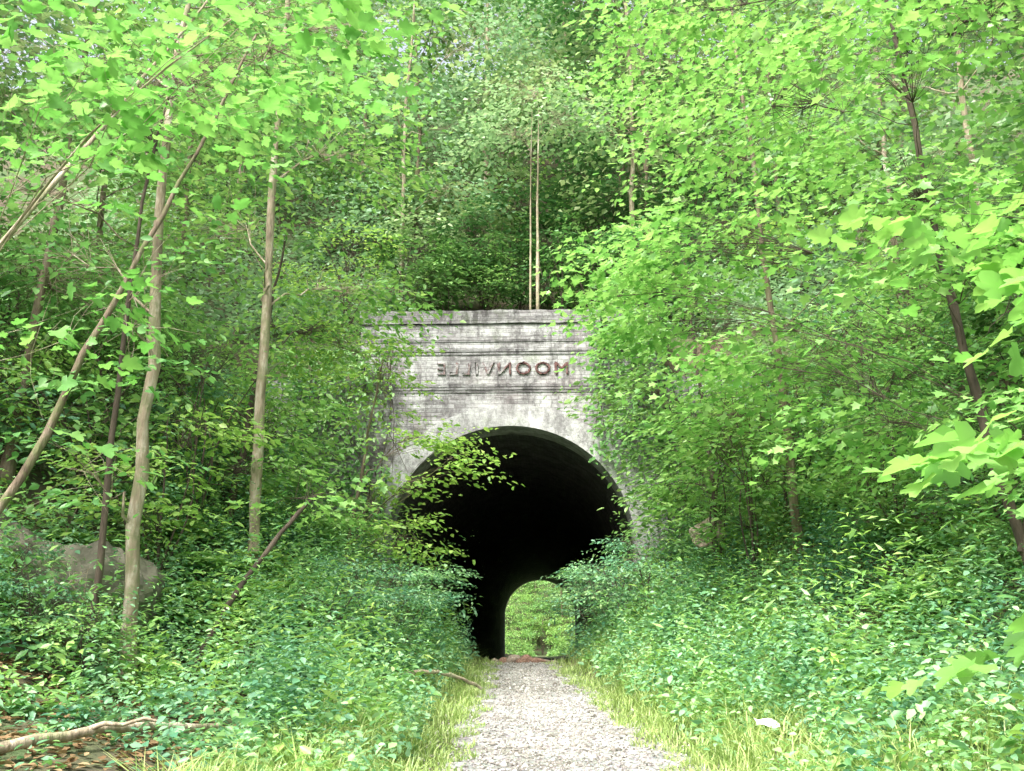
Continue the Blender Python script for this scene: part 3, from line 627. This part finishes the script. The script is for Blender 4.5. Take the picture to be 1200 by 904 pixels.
def grass(name,label,n,seed,dr,yr,hr,mat,mask=None,p=1.6):
    r=np.random.default_rng(seed); y=yr[0]+(yr[1]-yr[0])*r.random(n)**1.5; sd=np.where(r.random(n)<.5,-1,1)
    d=dr[0]+(dr[1]-dr[0])*r.random(n)**p
    cl=np.sin(y*5+sd*2)*.5+np.sin(y*11+d*9)*.5; d=d+.14*cl
    x=cx(y)+sd*(hw(y)+d)
    if mask is not None:
        k=mask(x,y); x=x[k];y=y[k];d=d[k];n=len(x)
    z=height(x,y); h=r.uniform(*hr,n)*np.clip(.4+d*1.2,.3,1)*(.55+.9*clump(x*1.5,y*1.5))
    a=r.uniform(0,6.28,n); bend=r.uniform(.2,1.1,n)*h; w=r.uniform(.0025,.0065,n)
    dx,dy=np.cos(a),np.sin(a); px,py_=-dy,dx
    L=[]
    for f,wf in ((0,1),(.5,.85),(1,.08)):
        cx_=x+dx*bend*f*f; cy_=y+dy*bend*f*f; cz=z+h*f*(1-.3*f)-.01*(f==0)
        L.append(np.stack([cx_-px*w*wf,cy_-py_*w*wf,cz],-1)); L.append(np.stack([cx_+px*w*wf,cy_+py_*w*wf,cz],-1))
    V=np.stack(L,1); F=np.array([(0,1,3,2),(2,3,5,4)])[None]+(np.arange(n)*6)[:,None,None]
    meta(obj(name,mesh_uniform(name,V.reshape(-1,3),F.reshape(-1,4),mat)),label,"grass","stuff")
grass("grass","fresh green grass along the edges of the path",50000,71,(-.16,2.9),(5.0,17.4),(.10,.38),M_grass,lambda x,y:x>-2.0)
r=np.random.default_rng(81); n=9000
x=r.uniform(-6.5,-1.4,n); y=r.uniform(4.8,11,n); P=np.stack([x,y,height(x,y)+.012+.03*r.random(n)],-1)
a=r.uniform(0,6.28,n); V,F=leaf_arrays(P,np.stack([np.cos(a),np.sin(a),r.normal(0,.2,n)],-1),np.array([0,0,1.])+r.normal(0,.3,(n,3)),r.uniform(.04,.09,n),T_SIMPLE)
meta(obj("leaf_litter",mesh_uniform("leaf_litter",V,F,M_dead)),"dry brown fallen leaves on the bank","leaf litter","stuff")

# ---------------------------------------------------------------- fallen wood
def log(name,label,pts,r0,mat,seed,subs=()):
    r=np.random.default_rng(seed); b0=np.array(pts[0],float); tb=Tubes()
    q=smooth_path(pts,12,r,.007)-b0; tb.add(q,np.linspace(1,.65,12)*r0*(1+.06*r.normal(0,1,12)),9)
    for s_ in subs: tb.add(smooth_path(s_,5,r,.01)-b0,np.linspace(.5,.2,5)*r0,6)
    me=tb.mesh(name,mat); o=obj(name,me,None,b0); meta(o,label,"branch"); return o
def gz(x,y,dz): return (x,y,g(x,y)+dz)
log("fallen_branch","bleached straight fallen pole lying on the leaf litter",[gz(-3.25,5.0,.10),gz(-2.87,5.6,.10),gz(-2.6,6.2,.12),gz(-2.25,6.95,.18)],.034,M_bark_pale,91,([gz(-2.7,6.0,.12),gz(-2.45,6.05,.22),gz(-2.3,6.1,.22)],))
log("fallen_branch","short fallen branch poking out of the weeds",[gz(-1.5,10.6,.25),gz(-1.1,11,.3),gz(-.78,11.4,.12)],.026,M_bark_pale,92)
pv=[];pf=[]
for i in range(5):
    for j in range(4):
        pv.append((i*.045+.004*j,j*.035,.012*math.sin(i*1.7+j)+.01))
for i in range(4):
    for j in range(3):
        a=i*4+j; pf.append((a,a+4,a+5,a+1))
mw,nt,out=newmat("paper"); p=N(nt,"ShaderNodeBsdfPrincipled"); p.inputs['Base Color'].default_value=(.8,.8,.8,1); nt.links.new(p.outputs[0],out.inputs[0])
o=obj("paper_scrap",mesh_py("paper_scrap",pv,pf,mw,True),None,(1.46,7.55,g(1.53,7.6)+.16)); o.rotation_euler=(.45,.1,.3); meta(o,"crumpled scrap of white paper lying in the grass","litter")

# ---------------------------------------------------------------- light, sky, camera
sd=Vector((-.42,-.66,1.2)).normalized(); el=math.asin(sd.z); rot=math.atan2(sd.x,sd.y)
w=bpy.data.worlds.new("World"); scene.world=w; w.use_nodes=True; nt=w.node_tree
bg=nt.nodes["Background"]; sk=nt.nodes.new("ShaderNodeTexSky"); sk.sky_type='NISHITA'; sk.sun_disc=False
sk.sun_elevation=el; sk.sun_rotation=rot; sk.air_density=1.0; sk.dust_density=8; sk.ozone_density=.3
hs=nt.nodes.new("ShaderNodeHueSaturation"); hs.inputs['Saturation'].default_value=.45
nt.links.new(sk.outputs[0],hs.inputs['Color']); nt.links.new(hs.outputs[0],bg.inputs[0]); bg.inputs[1].default_value=.48
sl=bpy.data.lights.new("sun",'SUN'); sl.energy=5; sl.angle=math.radians(6); sl.color=(1,.97,.93)
so=bpy.data.objects.new("sun",sl); link(so); so.rotation_euler=sd.to_track_quat('Z','Y').to_euler()
cam=bpy.data.cameras.new("camera"); cam.sensor_width=36; cam.lens=35.0; cam.clip_end=1000; cam.clip_start=.05
co=bpy.data.objects.new("camera",cam); link(co); co.location=(0,0,1.5); co.rotation_euler=(math.radians(90+14.4),0,math.radians(2.2)); scene.camera=co
scene.view_settings.view_transform='Standard'; scene.view_settings.look='None'; scene.view_settings.exposure=0
